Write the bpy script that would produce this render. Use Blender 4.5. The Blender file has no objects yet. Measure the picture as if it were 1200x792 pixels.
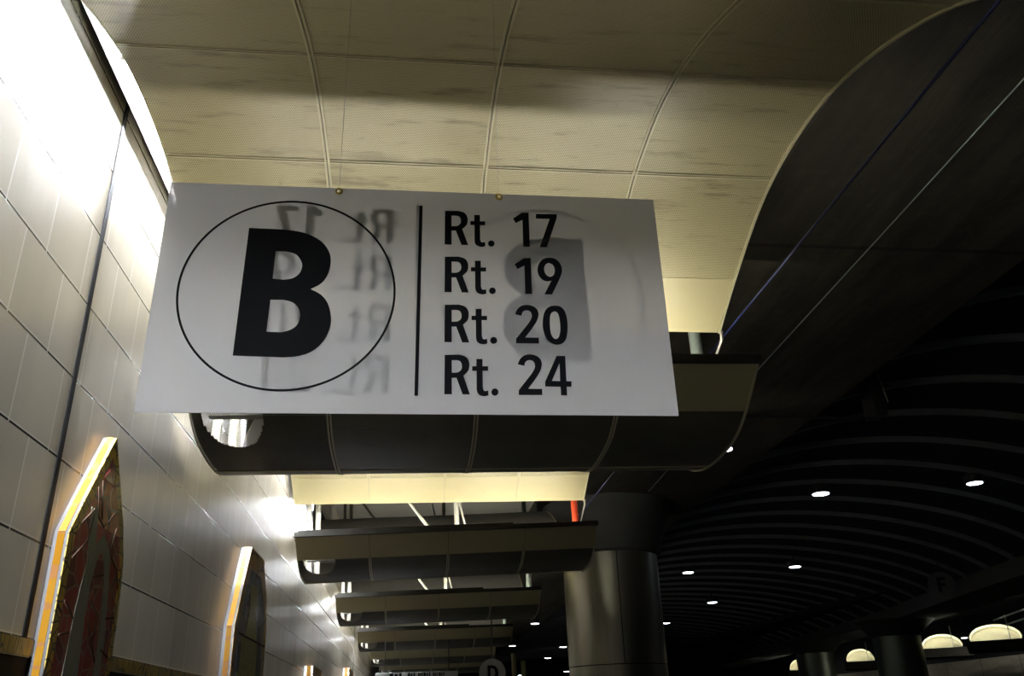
TUBE = 200.0; WT = 2400.0; TUBE2 = 170.0; LENS = 12.0; VL = 40.0; EXPO = 0.0; SH = 2.13; WZ = 3.120; DB = .12; DROP = .56; YS = 1.05
import bpy, bmesh, math, random
from mathutils import Vector, Matrix, Euler
random.seed(7)
CZ = 1.6                      # eye height above the roadway; heights below are given relative to the eye, +CZ
col = bpy.context.scene.collection

# ------------------------------------------------------------------ helpers
def smooth(o, ang=None):
    for p in o.data.polygons: p.use_smooth = True
    if ang:
        o.data.set_sharp_from_angle(angle=math.radians(ang))
def finish(name, bm, mat, parent=None, label=None, sm=None):
    me = bpy.data.meshes.new(name)
    bmesh.ops.recalc_face_normals(bm, faces=bm.faces[:])
    bm.to_mesh(me); bm.free()
    o = bpy.data.objects.new(name, me); col.objects.link(o)
    if mat: me.materials.append(mat)
    if parent: o.parent = parent
    if label: o['label'] = label
    if sm: smooth(o, sm)
    return o
def box(bm, a, b):
    (x0, y0, z0), (x1, y1, z1) = a, b
    v = [bm.verts.new(p) for p in ((x0,y0,z0),(x1,y0,z0),(x1,y1,z0),(x0,y1,z0),(x0,y0,z1),(x1,y0,z1),(x1,y1,z1),(x0,y1,z1))]
    for f in ((0,1,2,3),(4,5,6,7),(0,1,5,4),(1,2,6,5),(2,3,7,6),(3,0,4,7)): bm.faces.new([v[i] for i in f])
def tube(bm, pts, r, n=12, cap=True):
    rings = []
    for i, p in enumerate(pts):
        p = Vector(p)
        d = (Vector(pts[min(i+1, len(pts)-1)]) - Vector(pts[max(i-1, 0)])).normalized()
        u = d.cross(Vector((0.13, 0.31, 0.94))).normalized()
        if u.length < .1: u = Vector((1, 0, 0))
        w = d.cross(u)
        rr = r[i] if isinstance(r, (list, tuple)) else r
        rings.append([bm.verts.new(p + (u*math.cos(2*math.pi*k/n) + w*math.sin(2*math.pi*k/n))*rr) for k in range(n)])
    for a, b in zip(rings, rings[1:]):
        for k in range(n): bm.faces.new((a[k], a[(k+1) % n], b[(k+1) % n], b[k]))
    if cap: bm.faces.new(rings[0]); bm.faces.new(rings[-1][::-1])
def lathe(bm, prof, c, n=48):
    rings = []
    for r, z in prof:
        rings.append([bm.verts.new((c[0]+r*math.cos(2*math.pi*k/n), c[1]+r*math.sin(2*math.pi*k/n), c[2]+z)) for k in range(n)])
    for a, b in zip(rings, rings[1:]):
        for k in range(n): bm.faces.new((a[k], a[(k+1) % n], b[(k+1) % n], b[k]))
    bm.faces.new(rings[0][::-1]); bm.faces.new(rings[-1])
def empty(name, loc, label=None, cat=None, group=None):
    o = bpy.data.objects.new(name, None); o.empty_display_size = .2; col.objects.link(o); o.location = loc
    tag(o, label, cat, group); return o
def tag(o, label=None, cat=None, group=None, kind=None):
    if label: o['label'] = label
    if cat: o['category'] = cat
    if group: o['group'] = group
    if kind: o['kind'] = kind
    return o
def struct(name, bm, mat, sm=None):
    o = finish(name, bm, mat, None, None, sm); o['kind'] = 'structure'; return o
def copy_tree(o, parent=None):
    c = o.copy(); col.objects.link(c); c.parent = parent
    for ch in list(o.children): copy_tree(ch, c)
    return c
def flat_shape(name, loops, thick, mat, parent, M, label=None):
    """filled outline with holes, extruded; M maps (u, v, w) to parent space"""
    cu = bpy.data.curves.new(name, 'CURVE'); cu.dimensions = '2D'; cu.fill_mode = 'BOTH'; cu.extrude = thick/2
    for lp in loops:
        sp = cu.splines.new('POLY'); sp.points.add(len(lp)-1); sp.use_cyclic_u = True
        for i, p in enumerate(lp): sp.points[i].co = (p[0], p[1], 0, 1)
    tmp = bpy.data.objects.new('tmp', cu); col.objects.link(tmp)
    dg = bpy.context.evaluated_depsgraph_get(); dg.update()
    me = bpy.data.meshes.new_from_object(tmp.evaluated_get(dg))
    bpy.data.objects.remove(tmp); bpy.data.curves.remove(cu)
    me.transform(M); me.name = name; me.materials.clear(); me.materials.append(mat)
    o = bpy.data.objects.new(name, me); col.objects.link(o); o.parent = parent
    if label: o['label'] = label
    return o

# ------------------------------------------------------------------ materials
def new_mat(name):
    m = bpy.data.materials.new(name); m.use_nodes = True
    nt = m.node_tree; nt.nodes.clear()
    out = nt.nodes.new('ShaderNodeOutputMaterial'); b = nt.nodes.new('ShaderNodeBsdfPrincipled')
    nt.links.new(b.outputs[0], out.inputs[0]); return m, nt, b, out
class N:
    def __init__(s, nt): s.nt = nt
    def m(s, op, a, b=None, c=None, clamp=False):
        n = s.nt.nodes.new('ShaderNodeMath'); n.operation = op; n.use_clamp = clamp
        for i, v in enumerate((a, b, c)):
            if v is None: continue
            if isinstance(v, (int, float)): n.inputs[i].default_value = v
            else: s.nt.links.new(v, n.inputs[i])
        return n.outputs[0]
    def pos(s):
        g = s.nt.nodes.new('ShaderNodeNewGeometry'); x = s.nt.nodes.new('ShaderNodeSeparateXYZ')
        s.nt.links.new(g.outputs['Position'], x.inputs[0]); return g.outputs['Position'], x.outputs
    def comb(s, x, y, z):
        n = s.nt.nodes.new('ShaderNodeCombineXYZ')
        for i, v in enumerate((x, y, z)):
            if isinstance(v, (int, float)): n.inputs[i].default_value = v
            else: s.nt.links.new(v, n.inputs[i])
        return n.outputs[0]
    def noise(s, vec, scale, detail=4, rough=.55):
        n = s.nt.nodes.new('ShaderNodeTexNoise'); n.inputs['Scale'].default_value = scale
        n.inputs['Detail'].default_value = detail; n.inputs['Roughness'].default_value = rough
        s.nt.links.new(vec, n.inputs['Vector']); return n.outputs['Fac']
    def scale(s, vec, sc):
        n = s.nt.nodes.new('ShaderNodeVectorMath'); n.operation = 'MULTIPLY'
        s.nt.links.new(vec, n.inputs[0]); n.inputs[1].default_value = sc; return n.outputs[0]
    def ramp(s, f, lo, hi):
        n = s.nt.nodes.new('ShaderNodeMapRange'); n.inputs['From Min'].default_value = lo; n.inputs['From Max'].default_value = hi
        n.interpolation_type = 'SMOOTHSTEP'
        s.nt.links.new(f, n.inputs['Value']); return n.outputs[0]
    def mix(s, f, a, b):
        n = s.nt.nodes.new('ShaderNodeMix'); n.data_type = 'RGBA'
        if isinstance(f, (int, float)): n.inputs[0].default_value = f
        else: s.nt.links.new(f, n.inputs[0])
        for i, v in ((6, a), (7, b)):
            if isinstance(v, tuple): n.inputs[i].default_value = (*v, 1)
            else: s.nt.links.new(v, n.inputs[i])
        return n.outputs[2]
    def bump(s, h, strength, dist=.01):
        n = s.nt.nodes.new('ShaderNodeBump'); n.inputs['Strength'].default_value = strength; n.inputs['Distance'].default_value = dist
        s.nt.links.new(h, n.inputs['Height']); return n.outputs[0]
def simple(name, c, rough=.5, metal=0, spec=.5, emit=None, es=0, var=.12, vs=6):
    m, nt, b, _ = new_mat(name); n = N(nt)
    p, _x = n.pos()
    f = n.noise(p, vs, 5)
    c2 = tuple(max(0, v*(1-var*2)) for v in c)
    c3 = tuple(min(1, v*(1+var)) for v in c)
    nt.links.new(n.mix(f, c2, c3), b.inputs['Base Color'])
    b.inputs['Roughness'].default_value = rough; b.inputs['Metallic'].default_value = metal
    b.inputs['Specular IOR Level'].default_value = spec
    if emit:
        b.inputs['Emission Color'].default_value = (*emit, 1); b.inputs['Emission Strength'].default_value = es
    return m

CREAM = (.52, .465, .275)
def canopy_mat(name, perf, see, CREAM=CREAM, hr=.25):
    m, nt, b, out = new_mat(name); n = N(nt)
    p, x = n.pos()
    # brown water stains in bands across the sheet
    st = n.noise(n.scale(p, (1.6, 9, 9)), 1.3, 6, .62)
    sp = n.noise(n.scale(p, (5, 7, 7)), 1.4, 5, .7)
    f1 = n.ramp(st, .53, .72); f2 = n.ramp(sp, .62, .74)
    # the stains sit on the high part of the vault, where it leaks
    hi = n.ramp(x[2], CZ+2.65, CZ+3.02)
    f = n.m('MULTIPLY', n.m('ADD', n.m('MULTIPLY', f1, .75), n.m('MULTIPLY', f2, .55), clamp=True), hi)
    c = n.mix(f, CREAM, (.20, .165, .09))
    fine = n.noise(n.scale(p, (1, 1, 1)), 2.2, 3)
    c = n.mix(n.m('MULTIPLY', n.ramp(fine, .35, .75), .22), c, (.42, .38, .24))
    b.inputs['Roughness'].default_value = .38; b.inputs['Specular IOR Level'].default_value = .4
    if perf:
        uv = nt.nodes.new('ShaderNodeUVMap'); s = nt.nodes.new('ShaderNodeSeparateXYZ'); nt.links.new(uv.outputs[0], s.inputs[0])
        pit = .0125
        u = n.m('DIVIDE', s.outputs[0], pit); v = n.m('DIVIDE', s.outputs[1], pit*.866)
        row = n.m('FLOOR', v)
        u2 = n.m('ADD', u, n.m('MULTIPLY', n.m('MODULO', row, 2), .5))
        du = n.m('SUBTRACT', n.m('FRACT', u2), .5); dv = n.m('MULTIPLY', n.m('SUBTRACT', n.m('FRACT', v), .5), .866)
        d = n.m('SQRT', n.m('ADD', n.m('MULTIPLY', du, du), n.m('MULTIPLY', dv, dv)))
        hole = n.m('LESS_THAN', d, .44 if see else hr)
        if see:
            nt.links.new(c, b.inputs['Base Color'])
            t = nt.nodes.new('ShaderNodeBsdfTransparent'); mx = nt.nodes.new('ShaderNodeMixShader')
            nt.links.new(hole, mx.inputs[0]); nt.links.new(b.outputs[0], mx.inputs[1]); nt.links.new(t.outputs[0], mx.inputs[2])
            nt.links.new(mx.outputs[0], out.inputs[0])
        else:
            nt.links.new(n.mix(n.m('MULTIPLY', hole, .8), c, (.03, .028, .02)), b.inputs['Base Color'])
    else:
        nt.links.new(c, b.inputs['Base Color'])
    return m
M_plain = canopy_mat('cream_sheet', False, False)
M_perf = canopy_mat('cream_perforated_sheet', True, False)
M_perf2 = canopy_mat('shaded_perforated_sheet', True, False, (.13, .125, .09), .34)  # wider holes; trough underside shade put into a darker base colour
M_see = canopy_mat('open_perforated_sheet', True, True, (.13, .125, .09))  # same darkened underside colour, holes see-through
M_joint = simple('cream_joint_metal', (.60, .56, .37), .4, 0, .5, var=.06)
M_lip = simple('dark_gutter_metal', (.035, .033, .028), .6, 0, .2)
M_liner = simple('dark_liner', (.03, .03, .028), .9, 0, .1)
M_top = simple('galvanised_back', (.30, .29, .27), .6, .2, .3)
M_tube = simple('fluorescent_tube_glow', (.9, .9, .9), .4, emit=(1.0, .95, .78), es=TUBE, var=0)
M_wtube = simple('wall_wash_tube_glow', (.9, .9, .9), .4, emit=(.93, .96, 1.0), es=WT, var=0)
M_shield = simple('white_reflector', (.7, .7, .66), .4, var=.03)
M_post = simple('white_painted_post', (.75, .74, .66), .5, var=.08)
M_red = simple('orange_red_post', (.85, .10, .04), .45, var=.05)
M_green = simple('green_grey_post', (.28, .33, .30), .5)
M_black = simple('black_rubber', (.006, .0065, .009), .6, 0, .08)
M_blackvinyl = simple('black_vinyl', (.006, .007, .010), .6, 0, .08, var=.02)
M_conduit = simple('blue_grey_conduit', (.012, .02, .10), .5, .2, .4)
M_rod = simple('pale_steel', (.6, .58, .5), .35, .6)
M_rib = simple('dark_rib_concrete', (.26, .28, .30), .8, 0, .3)
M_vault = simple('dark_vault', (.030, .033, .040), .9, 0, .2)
M_brass = simple('brass', (.75, .58, .16), .3, .8)
M_lens = simple('bright_lens', (.9, .9, 1), .4, emit=(.80, .88, 1.0), es=LENS, var=0)
M_lens2 = simple('warm_lens', (.9, .9, 1), .4, emit=(.95, .93, 1.0), es=LENS*.5, var=0)
M_housing = simple('dark_lamp_housing', (.02, .02, .022), .5)
M_yellow = simple('ochre_tile', (.62, .36, .04), .3, var=.25, vs=9)
M_signwhite = simple('sign_disc_white', (.55, .56, .55), .5)
M_signdim = simple('sign_disc_dimmed', (.10, .10, .11), .6)  # darker copy of the white disc; the far sign's dimness put into colour
M_pole = simple('dull_yellow_pole', (.30, .27, .14), .6)
M_clad2 = simple('dark_cladding', (.10, .115, .09), .38, .7, .4)
M_far = simple('far_beam', (.06, .062, .06), .8)

def concrete(name, a, b_, ys=4.03, y0=5.42, board=True):
    m, nt, b, out = new_mat(name); n = N(nt); p, x = n.pos()
    f = n.noise(n.scale(p, (3.5, .5, 3.5)), 1.2, 7, .65)
    g = n.noise(n.scale(p, (9, 9, 9)), 1.0, 5, .6)
    c = n.mix(n.ramp(f, .3, .75), a, b_); c = n.mix(n.m('MULTIPLY', n.ramp(g, .5, .8), .35), c, (.10, .088, .065))
    # construction joints across and formboard lines along the soffit
    fy = n.m('FRACT', n.m('DIVIDE', n.m('SUBTRACT', x[1], y0), ys)); j = n.m('LESS_THAN', fy, .012)
    fx = n.m('FRACT', n.m('DIVIDE', n.m('SUBTRACT', x[0], 2.9), .62)); k = n.m('LESS_THAN', fx, .03)
    c = n.mix(n.m('MULTIPLY', j, .8), c, (.012, .012, .012))
    if board: c = n.mix(n.m('MULTIPLY', k, .45), c, (.03, .03, .025))
    nt.links.new(c, b.inputs['Base Color']); b.inputs['Roughness'].default_value = .8
    b.inputs['Specular IOR Level'].default_value = .25
    nt.links.new(n.bump(f, .4, .02), b.inputs['Normal'])
    return m
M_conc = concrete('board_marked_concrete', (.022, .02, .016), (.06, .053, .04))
M_slab = simple('slab_concrete', (.27, .26, .25), .8)
M_farwall = concrete('far_wall_concrete', (.30, .28, .25), (.42, .39, .34), ys=2.6, y0=.3, board=False)

def wall_mat():
    m, nt, b, out = new_mat('cream_glazed_wall_tile'); n = N(nt); p, x = n.pos()
    PZ, PY = .3735, .392
    rz = n.m('DIVIDE', n.m('SUBTRACT', x[2], CZ+.35), PZ); row = n.m('FLOOR', rz); fz = n.m('FRACT', rz)
    ry = n.m('ADD', n.m('DIVIDE', n.m('SUBTRACT', x[1], 5.23), PY), n.m('MULTIPLY', n.m('MODULO', n.m('ADD', row, 40), 2), .5)); cl = n.m('FLOOR', ry); fy = n.m('FRACT', ry)
    hj = n.m('LESS_THAN', fz, .026)            # dark bed joint
    hl = n.m('MULTIPLY', n.m('GREATER_THAN', fz, .026), n.m('LESS_THAN', fz, .045))   # thin highlight along the arris, painted into the tile colour
    vj = n.m('LESS_THAN', fy, .02)
    wn = nt.nodes.new('ShaderNodeTexWhiteNoise'); wn.noise_dimensions = '2D'
    nt.links.new(n.comb(cl, row, 0), wn.inputs['Vector'])
    c = n.mix(wn.outputs['Value'], (.57, .525, .43), (.66, .61, .51))
    cloud = n.noise(n.scale(p, (1, 2.5, 1)), 1.6, 4)
    c = n.mix(n.m('MULTIPLY', n.ramp(cloud, .4, .7), .35), c, (.50, .46, .40))
    c = n.mix(hj, c, (.035, .03, .028)); c = n.mix(n.m('MULTIPLY', hl, .7), c, (.8, .78, .7))
    c = n.mix(n.m('MULTIPLY', vj, .8), c, (.86, .84, .78))
    nt.links.new(c, b.inputs['Base Color'])
    wn2 = n.noise(n.scale(p, (1, 7, .9)), 2.0, 3)
    r = n.m('ADD', n.m('MULTIPLY', wn2, .16), .15)
    nt.links.new(r, b.inputs['Roughness']); b.inputs['Specular IOR Level'].default_value = .55
    hgt = n.m('ADD', n.m('MULTIPLY', n.m('SUBTRACT', 1, n.m('MAXIMUM', hj, vj)), .5), n.m('MULTIPLY', n.noise(n.scale(p, (1, 5, .6)), 2.2, 3), .5))
    nt.links.new(n.bump(hgt, .22, .006), b.inputs['Normal'])
    return m
M_wall = wall_mat()

def mosaic_mat(name, c1, c2, c3, scale=7, line=(.05, .045, .04), rough=.28, stretch=(1, 1, 1)):
    m, nt, b, out = new_mat(name); n = N(nt); p, x = n.pos()
    pv = n.scale(p, stretch)
    v = nt.nodes.new('ShaderNodeTexVoronoi'); v.inputs['Scale'].default_value = scale; nt.links.new(pv, v.inputs['Vector'])
    e = nt.nodes.new('ShaderNodeTexVoronoi'); e.feature = 'DISTANCE_TO_EDGE'; e.inputs['Scale'].default_value = scale; nt.links.new(pv, e.inputs['Vector'])
    s = nt.nodes.new('ShaderNodeSeparateColor'); nt.links.new(v.outputs['Color'], s.inputs[0])
    c = n.mix(s.outputs[0], c1, c2); c = n.mix(n.m('GREATER_THAN', s.outputs[1], .8), c, c3)
    c = n.mix(n.m('LESS_THAN', e.outputs['Distance'], .045), c, line)
    nt.links.new(c, b.inputs['Base Color']); b.inputs['Roughness'].default_value = rough
    return m
M_mred = mosaic_mat('red_glass_mosaic', (.34, .03, .03), (.55, .07, .05), (.22, .02, .025), 9, (.40, .26, .18))
M_mpeach = mosaic_mat('peach_glass_mosaic', (.90, .48, .26), (.85, .36, .20), (.90, .58, .36), 6, (.08, .04, .03))
M_mmauve = simple('mauve_glass', (.45, .18, .20), .25)
M_mdark = simple('dark_red_glass', (.25, .02, .035), .25)
M_mgrey = simple('grey_green_glass', (.36, .39, .35), .3, var=.15)
M_mborder = mosaic_mat('ochre_border_mosaic', (.70, .50, .09), (.85, .62, .12), (.55, .45, .14), 16, (.03, .025, .02), stretch=(1, .8, 1))
M_mside = mosaic_mat('yellow_side_tiles', (.36, .165, .004), (.40, .20, .014), (.33, .15, .012), 7, (.35, .16, .05), stretch=(.3, .3, 1))
M_mtan = mosaic_mat('amber_mosaic', (.62, .38, .08), (.70, .44, .13), (.52, .30, .08), 5, (.16, .10, .04))
M_mblue = mosaic_mat('blue_grey_mosaic', (.34, .37, .55), (.42, .42, .62), (.28, .37, .52), 8, (.10, .10, .12))
M_molive = mosaic_mat('olive_mosaic', (.42, .40, .08), (.50, .47, .11), (.36, .31, .09), 26, (.14, .13, .04))
M_navy = simple('navy_tile', (.03, .035, .08), .3)
M_edge = simple('pale_tile_edge', (.16, .16, .17), .3)
M_floor = simple('asphalt', (.03, .03, .03), .85, vs=2)
M_pave = simple('platform_paving', (.05, .048, .045), .6, vs=3)

def panel_mat():
    m, nt, b, out = new_mat('translucent_white_acrylic'); n = N(nt); p, x = n.pos()
    f = n.noise(p, 9, 5)
    c = n.mix(f, (.90, .90, .93), (.94, .94, .96))
    nt.links.new(c, b.inputs['Base Color']); b.inputs['Roughness'].default_value = .42; b.inputs['Specular IOR Level'].default_value = .45
    t = nt.nodes.new('ShaderNodeBsdfTranslucent'); t.inputs['Color'].default_value = (.90, .90, .92, 1)
    mx = nt.nodes.new('ShaderNodeMixShader'); mx.inputs[0].default_value = .40
    nt.links.new(b.outputs[0], mx.inputs[1]); nt.links.new(t.outputs[0], mx.inputs[2])
    tr = nt.nodes.new('ShaderNodeBsdfTransparent'); m2 = nt.nodes.new('ShaderNodeMixShader'); m2.inputs[0].default_value = .20
    nt.links.new(mx.outputs[0], m2.inputs[1]); nt.links.new(tr.outputs[0], m2.inputs[2]); nt.links.new(m2.outputs[0], out.inputs[0])
    return m
M_panel = panel_mat()

def clad_mat():
    m, nt, b, out = new_mat('brushed_column_cladding'); n = N(nt); p, x = n.pos()
    f = n.noise(n.scale(p, (14, 14, .6)), 2, 4)
    nt.links.new(n.mix(f, (.30, .29, .24), (.42, .41, .35)), b.inputs['Base Color'])
    b.inputs['Metallic'].default_value = .85; b.inputs['Roughness'].default_value = .34
    nt.links.new(n.bump(f, .08, .004), b.inputs['Normal'])
    return m
M_clad = clad_mat()

# ------------------------------------------------------------------ the setting
WX = -1.55
bm = bmesh.new(); box(bm, (WX-.25, -14, CZ+.285), (WX, 62, CZ+4.1)); struct('wall_left', bm, M_wall)
bm = bmesh.new(); box(bm, (WX-.25, -14, 0), (WX-.004, 62, CZ+.285)); struct('trim_1', bm, M_black)
M_band = mosaic_mat('ochre_band_mosaic', (.30, .20, .03), (.42, .28, .05), (.22, .17, .05), 18, (.03, .025, .015), stretch=(1, 1, .5))
bm = bmesh.new(); box(bm, (WX-.01, -14, CZ+.29), (WX+.008, 62, CZ+.353)); struct('trim_2', bm, M_band)
k = 3
for y in (3.79, 24.9, 46.0):
    bm = bmesh.new(); box(bm, (WX-.01, y-.024, CZ+.353), (WX+.005, y+.016, CZ+4.0)); struct('trim_%d' % k, bm, M_black); k += 1
bm = bmesh.new(); box(bm, (WX, -14, 0), (3.9, 62, .18)); struct('platform', bm, M_pave)
bm = bmesh.new(); box(bm, (3.9, -14, -.2), (27, 90, 0)); struct('floor', bm, M_floor)
bm = bmesh.new(); box(bm, (WX-.25, -14, CZ+3.95), (2.5, 62, CZ+4.25)); struct('ceiling', bm, M_slab)
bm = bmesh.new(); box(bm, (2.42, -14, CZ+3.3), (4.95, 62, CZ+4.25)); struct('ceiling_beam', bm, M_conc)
# ribbed vault over the roadway
def beam_x(y):   # plan line of the beam across the roadway
    P = [(-14, 9.5), (8, 12.9), (20.3, 15.2), (29.9, 17.5), (52.5, 20.4), (90, 23.5)]
    for (a, b), (c, d) in zip(P, P[1:]):
        if y <= c: return b + (d-b)*(y-a)/(c-a)
    return P[-1][1]
def vz(x, y):
    t = min(1, max(0, (x-4.95)/(beam_x(y)-4.95)))
    return 3.3 - .5*t + 1.28*(4*t*(1-t))**.62
def arc_x(t, y): return 4.95 + (beam_x(y)-4.95)*(.5-.5*math.cos(math.pi*t))
bm = bmesh.new(); prev = None
for j in range(0, 27):
    y = -14 + j*4
    row = [bm.verts.new((arc_x(i/28, y), y, CZ+vz(arc_x(i/28, y), y)+.085)) for i in range(29)]
    if prev:
        for i in range(28): bm.faces.new((prev[i], prev[i+1], row[i+1], row[i]))
    prev = row
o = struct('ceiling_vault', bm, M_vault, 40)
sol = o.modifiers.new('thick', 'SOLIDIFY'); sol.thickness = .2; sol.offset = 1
y = 3.4; ribs = []
while y < 72:
    bm = bmesh.new(); pr = None
    w = .05
    for i in range(41):
        x = arc_x(i/40, y); z = CZ+vz(x, y)
        q = [bm.verts.new(c) for c in ((x, y-w, z), (x, y+w, z), (x, y+w, z+.10), (x, y-w, z+.10))]
        if pr:
            for a in range(4): bm.faces.new((pr[a], pr[(a+1) % 4], q[(a+1) % 4], q[a]))
        else: bm.faces.new(q)
        pr = q
    bm.faces.new(pr)
    struct('trim_%d' % k, bm, M_rib, 40); k += 1
    y += 1.49
# beam across the roadway, with its dark ceiling and far wall behind
bm = bmesh.new(); pr = None
for y in (-14, 8, 20.3, 29.9, 40, 52.5, 70, 90):
    x = beam_x(y); q = [bm.verts.new(c) for c in ((x-.95, y, CZ+2.62), (x+.75, y, CZ+2.62), (x+.75, y, CZ+3.02), (x-.95, y, CZ+3.02))]
    if pr:
        for a in range(4): bm.faces.new((pr[a], pr[(a+1) % 4], q[(a+1) % 4], q[a]))
    else: bm.faces.new(q)
    pr = q
bm.faces.new(pr); struct('beam', bm, M_far)
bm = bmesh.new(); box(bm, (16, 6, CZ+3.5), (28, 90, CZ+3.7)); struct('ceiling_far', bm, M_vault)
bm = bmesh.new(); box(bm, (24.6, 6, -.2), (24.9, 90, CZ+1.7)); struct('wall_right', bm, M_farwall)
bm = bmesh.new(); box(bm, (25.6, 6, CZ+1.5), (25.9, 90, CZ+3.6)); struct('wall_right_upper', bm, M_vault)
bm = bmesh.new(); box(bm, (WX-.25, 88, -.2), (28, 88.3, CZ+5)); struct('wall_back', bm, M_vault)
bm = bmesh.new(); box(bm, (WX-.25, 60, 0), (4.95, 60.3, CZ+4.2)); struct('wall_end', bm, M_conc)

# ------------------------------------------------------------------ canopies
PR = [(0, 2.055), (.11, 1.975), (.22, 1.895), (.33, 1.82), (.55, 1.72), (.82, 1.68), (1.2, 1.675), (1.55, 1.75), (1.95, 1.95), (2.4, 2.30),
      (2.885, 2.665), (3.354, 2.90), (3.83, 3.05), (4.25, 3.097), (4.717, 3.062), (5.08, 2.961), (5.5, 2.779), (5.77, 2.643), (5.937, 2.549)]
def cat(P, n):
    out = []
    for i in range(len(P)-1):
        p0, p1, p2, p3 = P[max(i-1, 0)], P[i], P[i+1], P[min(i+2, len(P)-1)]
        for s in range(n):
            t = s/n
            out.append(tuple(.5*((2*p1[k])+(-p0[k]+p2[k])*t+(2*p0[k]-5*p1[k]+4*p2[k]-p3[k])*t*t+(-p0[k]+3*p1[k]-3*p2[k]+p3[k])*t**3) for k in (0, 1)))
    out.append(P[-1]); return out
PF = cat(PR, 5)
S = [0]
for a, b in zip(PF, PF[1:]): S.append(S[-1] + math.hypot(b[0]-a[0], b[1]-a[1]))
def at_s(s):
    s = max(0, min(S[-1], s))
    for i in range(len(S)-1):
        if s <= S[i+1]:
            t = (s-S[i])/(S[i+1]-S[i]); a, b = PF[i], PF[i+1]
            d = ((b[0]-a[0])/(S[i+1]-S[i]), (b[1]-a[1])/(S[i+1]-S[i]))
            return (a[0]+(b[0]-a[0])*t, a[1]+(b[1]-a[1])*t), d
    return PF[-1], (0, -1)
def s_of_y(y):
    for i in range(len(PF)-1):
        if PF[i+1][0] >= y: return S[i] + (S[i+1]-S[i])*(y-PF[i][0])/(PF[i+1][0]-PF[i][0])
    return S[-1]
ZB = 1.60
def sheet(bm, x0, x1, s0, s1, off0, off1, nx=2, step=.06, uv=None):
    """curved plate between normal offsets off0 (lower face) and off1"""
    ns = max(2, int((s1-s0)/step)+1); g = {}
    for a in range(ns+1):
        s = s0+(s1-s0)*a/ns; (y, z), (dy, dz) = at_s(s)
        nx_, nz_ = -dz, dy                          # normal pointing up
        for b in range(nx+1):
            xa, xb = (x0(s), x1(s)) if callable(x0) else (x0, x1)
            x = xa+(xb-xa)*b/nx
            for c, of in ((0, off0), (1, off1)): g[a, b, c] = (bm.verts.new((x, y+nx_*of, z+nz_*of-ZB)), (x, s))
    def face(ks):
        f = bm.faces.new([g[k_][0] for k_ in ks])
        if uv:
            for lp, k_ in zip(f.loops, ks): lp[uv].uv = g[k_][1]
    for a in range(ns):
        for b in range(nx):
            face([(a, b, 0), (a, b+1, 0), (a+1, b+1, 0), (a+1, b, 0)]); face([(a, b, 1), (a+1, b, 1), (a+1, b+1, 1), (a, b+1, 1)])
        face([(a, 0, 0), (a+1, 0, 0), (a+1, 0, 1), (a, 0, 1)]); face([(a, nx, 0), (a, nx, 1), (a+1, nx, 1), (a+1, nx, 0)])
    for b in range(nx):
        face([(0, b, 0), (0, b, 1), (0, b+1, 1), (0, b+1, 0)]); face([(ns, b, 0), (ns, b+1, 0), (ns, b+1, 1), (ns, b, 1)])
def left_edge(s):
    y = at_s(s)[0][0]; return -1.40 - .075*min(1, max(0, (y-1.2)/1.8))
SEAM = [left_edge, -.545, .402, 1.335, 2.22]
SEC = [0, s_of_y(.335), s_of_y(1.18), s_of_y(2.02), s_of_y(2.91), s_of_y(3.805), s_of_y(4.715), s_of_y(5.515), S[-1]]
canopy = empty('ceiling_canopy', (0, 0, CZ+ZB), None, 'canopy', 'curved canopies over the platform')
def val(c, s): return c(s) if callable(c) else c
for b in range(4):
    for j in range(8):
        plain = j in (0, 7)
        see = (b == 0 and j == 1)
        bm = bmesh.new(); uv = bm.loops.layers.uv.new('UVMap')
        l, r = SEAM[b], SEAM[b+1]
        sheet(bm, (lambda s, l=l: val(l, s)+.002), (lambda s, r=r: val(r, s)-.002), SEC[j]+.002, SEC[j+1]-.002, 0, .006, 2, .06, uv)
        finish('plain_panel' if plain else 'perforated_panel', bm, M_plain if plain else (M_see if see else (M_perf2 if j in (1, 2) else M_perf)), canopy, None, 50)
# joint covers: two thin ribs side by side, and a single lip across
for b in (1, 2, 3):
    bm = bmesh.new(); x = SEAM[b]
    for d in (-.016, .004): sheet(bm, x+d, x+d+.012, SEC[1], SEC[7], -.007, 0, 1, .05)
    finish('joint_rib', bm, M_joint, canopy, None, 50)
for j in (2, 3, 4, 5, 6):
    bm = bmesh.new()
    for d in (-.014, .004): sheet(bm, lambda s: left_edge(s), lambda s: 2.22, SEC[j]+d, SEC[j]+d+.009, -.005, 0, 6, .01)
    finish('cross_joint_rib', bm, M_joint, canopy, None, 50)
bm = bmesh.new(); sheet(bm, 2.218, 2.234, 0, S[-1], -.012, .02, 1, .05); finish('edge_trim', bm, M_joint, canopy, None, 50)
bm = bmesh.new(); sheet(bm, lambda s: left_edge(s)-.006, lambda s: left_edge(s)+.002, 0, S[-1], -.004, .012, 1, .05); finish('edge_trim', bm, M_joint, canopy, None, 50)
# gutter lip folded over the front edge
bm = bmesh.new(); box(bm, (-1.41, -.03, 2.03-ZB), (2.235, .012, 2.085-ZB)); bmesh.ops.bevel(bm, geom=bm.edges[:], offset=.004, segments=2, affect='EDGES')
finish('gutter_lip', bm, M_lip, canopy, 'dark lip folded over the front edge')
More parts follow.
